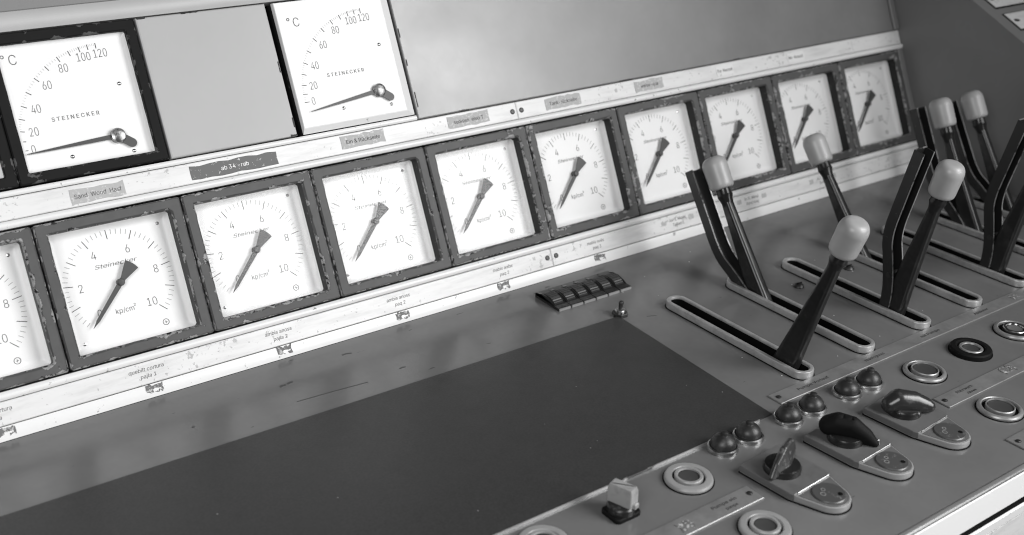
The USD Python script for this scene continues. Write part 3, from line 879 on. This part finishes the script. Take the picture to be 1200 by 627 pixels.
# domed signal buttons in pairs behind the cam switches
DOM = [(0.3285, 'left dome of the pair behind the first cam switch'), (0.3517, 'right dome of the pair behind the first cam switch'), (0.3903, 'left dome of the middle pair'), (0.4136, 'right dome of the middle pair'),
       (0.4505, 'left dome of the pair behind the third cam switch'), (0.4742, 'right dome of the pair behind the third cam switch')]
dome0 = None
for x, lab in DOM:
    lab = 'black dome button in chrome ring, ' + lab
    if dome0 is None:
        dome0 = xform('signal_button', place(x, -0.2655), lab, 'signal button', 'black domed signal buttons')
        mesh('bezel', lathe([(0.0104, 0.0001), (0.0104, 0.0014), (0.0100, 0.0025), (0.0091, 0.0030), (0.0086, 0.0022)], 40), 'chrome', dome0, smooth=30)
        pf = [(0.0084, 0.0004), (0.0084, 0.0030)] + [(0.0084 * math.cos(math.radians(a)), 0.0036 + 0.0072 * math.sin(math.radians(a))) for a in (10, 22, 34, 46, 58, 70)]
        pf += [(0.0026, 0.0106), (0.0024, 0.0124), (0.0014, 0.0130), (0, 0.0130)]
        mesh('dome', lathe(pf, 36), 'dome_black', dome0, smooth=45)
    else:
        copy_of(dome0, 'signal_button', place(x, -0.2655), lab)

# cam switches on tapering plates
PLATE = [(-0.0170, 0.0218), (0.0198, 0.0218), (0.0200, -0.0150)] + [(0.0020 + 0.0126 * math.cos(a), -0.0312 + 0.0126 * math.sin(a)) for a in np.radians(np.arange(20, -201, -10.0))] + [(-0.0162, -0.0150)]


def blob(pts, seg=20):
    return tri(m3.Manifold.batch_hull([m3.Manifold.sphere(r, seg).translate(tuple(c)) for c, r in pts]))


def cam_switch(x, y, rz, style, label):
    root = xform('cam_switch', place(x, y, 0, math.radians(4)), label, 'cam switch', 'cam switches on tapering plates')
    pl = Polygon(PLATE).convex_hull
    mesh('base_plate', slab(pl, 0.0001, 0.0045, 0.0008, 2), 'plate_rim', root, smooth=25)
    mesh('contact_shadow_ring', ext(pl.buffer(0.0009).difference(pl.buffer(-0.001)), 0.00005, 0.0006), 'rubber', root)  # contact shadow of the plate, modelled as a thin black outline
    mesh('nose_plate', slab(pl.intersection(sbox(-0.03, -0.06, 0.03, -0.0188)).buffer(-0.0011), 0.0040, 0.0050, 0.0003), 'switch_plate', root)
    up = pl.intersection(sbox(-0.03, -0.0180, 0.03, 0.03)).buffer(0.0004, join_style=2)
    mesh('raised_plate', slab(up, 0.0012, 0.0054, 0.0004), 'switch_plate', root)
    mesh('ridge', bx(-0.0122, 0.0178, -0.0188, -0.0181, 0.0040, 0.0056, 0.0002), 'steel', root)
    nc = (0.0022, -0.0302)
    mesh('legend_disc', moved(lathe([(0.0104, 0.0040), (0.0104, 0.0054), (0.0098, 0.0060), (0, 0.0060)], 36), place(*nc)), 'legend_disc', root, smooth=30)
    lg = [ext(Point(nc[0] + dx, nc[1] + dy).buffer(ro).difference(Point(nc[0] + dx, nc[1] + dy).buffer(ri)), 0.0060, 0.0062) for dx, dy, ro, ri in ((-0.0042, 0.0012, 0.0018, 0.0012), (-0.0006, 0.0040, 0.0015, 0.0009))]
    mesh('legend', cat(*lg), 'legend_ink', root)
    mesh('screw', moved(lathe([(0.0015, 0.0058), (0.0015, 0.0063), (0, 0.0066)], 12), place(nc[0] + 0.0040, nc[1] - 0.0052)), 'void_black', root)
    kc = place(0, 0.0032)
    mesh('rotor_base', moved(lathe([(0.0118, 0.0052), (0.0118, 0.0080), (0.0108, 0.0098), (0.006, 0.0104), (0, 0.0104)], 40), kc), 'bakelite', root, smooth=30)
    kr = place(0, 0.0032, 0, rz)
    if style == 'fin':
        hm = blob([((-0.0080, 0, 0.0215), 0.0022), ((0.0010, 0, 0.0205), 0.0024), ((0.0100, 0, 0.0140), 0.0022), ((0.0155, 0, 0.0075), 0.0018), ((-0.0115, 0, 0.0095), 0.0030), ((-0.0105, 0, 0.0170), 0.0028), ((0.0000, 0.0034, 0.0090), 0.0022), ((0.0000, -0.0034, 0.0090), 0.0022)])
        mesh('handle', moved(hm, kr), 'fin_handle', root, smooth=40)
    elif style == 'wing':
        h = m3.Manifold.batch_hull([m3.Manifold.sphere(r, 24).translate(c) for c, r in (((-0.0110, 0, 0.0130), 0.0068), ((-0.0060, 0, 0.0165), 0.0066), ((0.0030, 0, 0.0165), 0.0060), ((0.0120, 0, 0.0120), 0.0046), ((0.0185, 0, 0.0072), 0.0026))])
        for q in range(3):
            h = h - m3.Manifold.cylinder(0.04, 0.0011, 0.0011, 10).rotate((90, 0, 0)).translate((-0.0085 + q * 0.0055, 0.02, 0.0234 - 0.0003 * q))
        mesh('handle', moved(tri(h), kr), 'rubber', root, smooth=40)
        mesh('tip_edge', moved(blob([((0.0206, 0.0012, 0.0066), 0.0010), ((0.0200, 0.0014, 0.0092), 0.0010)], 10), kr), 'steel', root, smooth=40)
    else:
        mesh('handle', moved(blob([((-0.0085, 0, 0.0105), 0.0068), ((-0.0040, 0.0010, 0.0135), 0.0076), ((0.0060, 0.0015, 0.0128), 0.0068), ((0.0135, 0.0010, 0.0110), 0.0052), ((0.0165, 0, 0.0100), 0.0042)], 28), kr), 'bakelite_gloss', root, smooth=50)
        mesh('finger_ridge', moved(blob([((-0.0050, -0.0078, 0.0082), 0.0024), ((0.0070, -0.0072, 0.0078), 0.0024)], 16), kr), 'bakelite_gloss', root, smooth=40)


cam_switch(0.3368, -0.3110, math.radians(-166), 'fin', 'cam switch with an upright fin handle, foremost of the three on tapering plates')
cam_switch(0.3964, -0.3110, math.radians(-64), 'wing', 'middle cam switch with a big matt black wing handle on tapering plate')
cam_switch(0.4561, -0.3110, math.radians(-42), 'thumb', 'cam switch with a glossy rounded handle, rightmost of the three on tapering plates')

# key switch with a grey block handle
ks = xform('key_switch', place(0.2300, -0.2800), 'small black rotary switch with a pale grey block handle', 'rotary switch')
mesh('flange', slab(rrect(0.0190, 0.0165, 0.003), 0.0001, 0.0030, 0.0006), 'rubber', ks)
mesh('rotor', lathe([(0.0086, 0.0025), (0.0086, 0.0066), (0.0078, 0.0074), (0, 0.0074)], 32), 'bakelite', ks, smooth=30)
blk = loft_poly(rrect(0.0170, 0.0088, 0.0012), [(0, 0.0070), (0.0002, 0.0165), (0.0012, 0.0190), (0.0020, 0.0193)])
blk.apply_transform(place(0.0015, 0.001, 0, math.radians(-72)))
mesh('block_handle', blk, 'key_grey', ks, smooth=25)
ptr = bx(0.0080, 0.0105, -0.0020, 0.0020, 0.0072, 0.0104, 0.0006)
ptr.apply_transform(place(0.001, 0.001, 0, math.radians(-72)))
mesh('pointer', ptr, 'key_grey', ks)

# label plates screwed to the desk
STRIPS = [(0.4005, 0.9075, -0.2503, -0.2376, 'long silvery label strip running under the lever slots to the right', [(0.440, 'Pumpe Vorlauf'), (0.508, 'Nachguss'), (0.575, 'mit Pumpe'), (0.642, 'Abläuter'), (0.71, 'Wehr')]),
          (0.4935, 0.80, -0.3190, -0.3055, 'label strip with a torn sticker right of the third cam switch', [(0.523, 'Rührwerk')]),
          (0.05, 0.3105, -0.3182, -0.3036, 'label strip at the bottom edge left of the first cam switch', [(0.286, 'Pumpe ein'), (0.20, 'Rührwerk')]),
          (0.4895, 0.80, -0.3775, -0.3638, 'label strip at the lower right, cut off by the picture edge', [(0.54, 'aus')])]
for x0, x1, y0, y1, lab, words in STRIPS:
    r = xform('label_strip', None, lab, 'label strip')
    p = mesh('strip', slab(sbox(x0, y0, x1, y1), 0.0002, 0.0012, 0.0003), 'plate_desk', r)
    for sx_ in (x0 + 0.0045 if x0 > 0.3 else x1 - 0.0045,):
        sh = lathe([(0.0019, 0.0011), (0.0019, 0.0017), (0.001, 0.0022), (0, 0.0022)], 14)
        sh.apply_translation([sx_, (y0 + y1) / 2 + 0.0005, 0])
        mesh('screw', sh, 'screw_dark', r)
    for x, s in words:
        yc = (y0 + y1) / 2
        mesh('inscription', cat(text(s, 0.0024, x, yc + 0.0024, 0.0012, sx=1.25), text(s[:6].lower(), 0.0022, x + 0.002, yc - 0.0024, 0.0012)) if x0 > 0.45 or x0 < 0.3 else text(s, 0.0026, x, yc, 0.0012, sx=1.3), 'ink', r)
    if 'torn' in lab:
        mesh('torn_label', ext(torn(0.013, 0.008, 0.5745, -0.3110, 0.0016).difference(torn(0.004, 0.003, 0.575, -0.3110, 0.001)), 0.0011, 0.0016), 'sticker_scrap', r)
    if 'bottom' in lab:
        mesh('torn_label', ext(torn(0.010, 0.006, 0.252, -0.3115, 0.0014), 0.0011, 0.0015), 'sticker_scrap', r)
    if 'long' in lab:
        mesh('torn_label', ext(torn(0.009, 0.006, 0.690, -0.2436, 0.0010), 0.0011, 0.0015), 'sticker_scrap', r)

# scratches and small paint chips in the desk
SCR = [((0.1270, -0.0600), (0.1790, -0.0640), 0.0009), ((0.1830, -0.0190), (0.1890, -0.0200), 0.0016), ((0.1260, -0.0355), (0.1290, -0.0350), 0.0022), ((0.1320, -0.0345), (0.1350, -0.0340), 0.0020), ((0.2080, -0.0600), (0.2120, -0.0600), 0.0012),
       ((0.3770, -0.0110), (0.3800, -0.0110), 0.0016), ((0.3620, -0.0150), (0.3630, -0.0150), 0.0014), ((0.0560, -0.0510), (0.0570, -0.0510), 0.0014), ((0.4120, -0.0980), (0.4200, -0.1010), 0.0006)]
for p, q, w in SCR:
    mesh('scratch', ext(LineString([p, ((p[0] + q[0]) / 2, (p[1] + q[1]) / 2 + w * 0.4), q]).buffer(w / 2, quad_segs=3), -0.001, 0.00012), 'cap_dark', console)
r2 = np.random.default_rng(11)
for k in range(26):
    x, y = r2.uniform(0.42, 0.62), r2.uniform(-0.23, -0.02)
    if holes.distance(Point(x, y)) < 0.006:
        continue
    mesh('paint_fleck', ext(Point(x, y).buffer(r2.uniform(0.0003, 0.0006), quad_segs=2), -0.001, 0.0002), 'speck', console)

# chipped edges of the wide panel and blank plate, dust on the inlay
for u, v, w, h in ((0.3040, 0.1690, 0.0010, 0.0120), (0.3035, 0.1990, 0.0008, 0.0050), (0.3032, 0.2230, 0.0009, 0.0070), (0.345, 0.1538, 0.010, 0.0007), (0.52, 0.1537, 0.016, 0.0006), (0.66, 0.1538, 0.008, 0.0007)):
    panel_part('paint_chip', ext(torn(w, h, u, v, 0.0003), 0.0008, 0.0012), 'case_black')
for u, v, w, h in ((0.1945, 0.1585, 0.0050, 0.0014), (0.1968, 0.1680, 0.0010, 0.0070), (0.1050, 0.2572, 0.0060, 0.0009), (0.140, 0.2573, 0.0120, 0.0006), (0.1965, 0.2100, 0.0008, 0.0080)):
    panel_part('paint_chip', ext(torn(w, h, u, v, 0.0003), 0.0018, 0.0025), 'case_black')
r3 = np.random.default_rng(21)
for k in range(9):
    x, y = r3.uniform(0.0, 0.38), r3.uniform(-0.25, -0.09)
    mesh('dust_fleck', ext(Point(x, y).buffer(r3.uniform(0.00025, 0.0005), quad_segs=2), 0.0010, 0.0014), 'plate_dim', console)
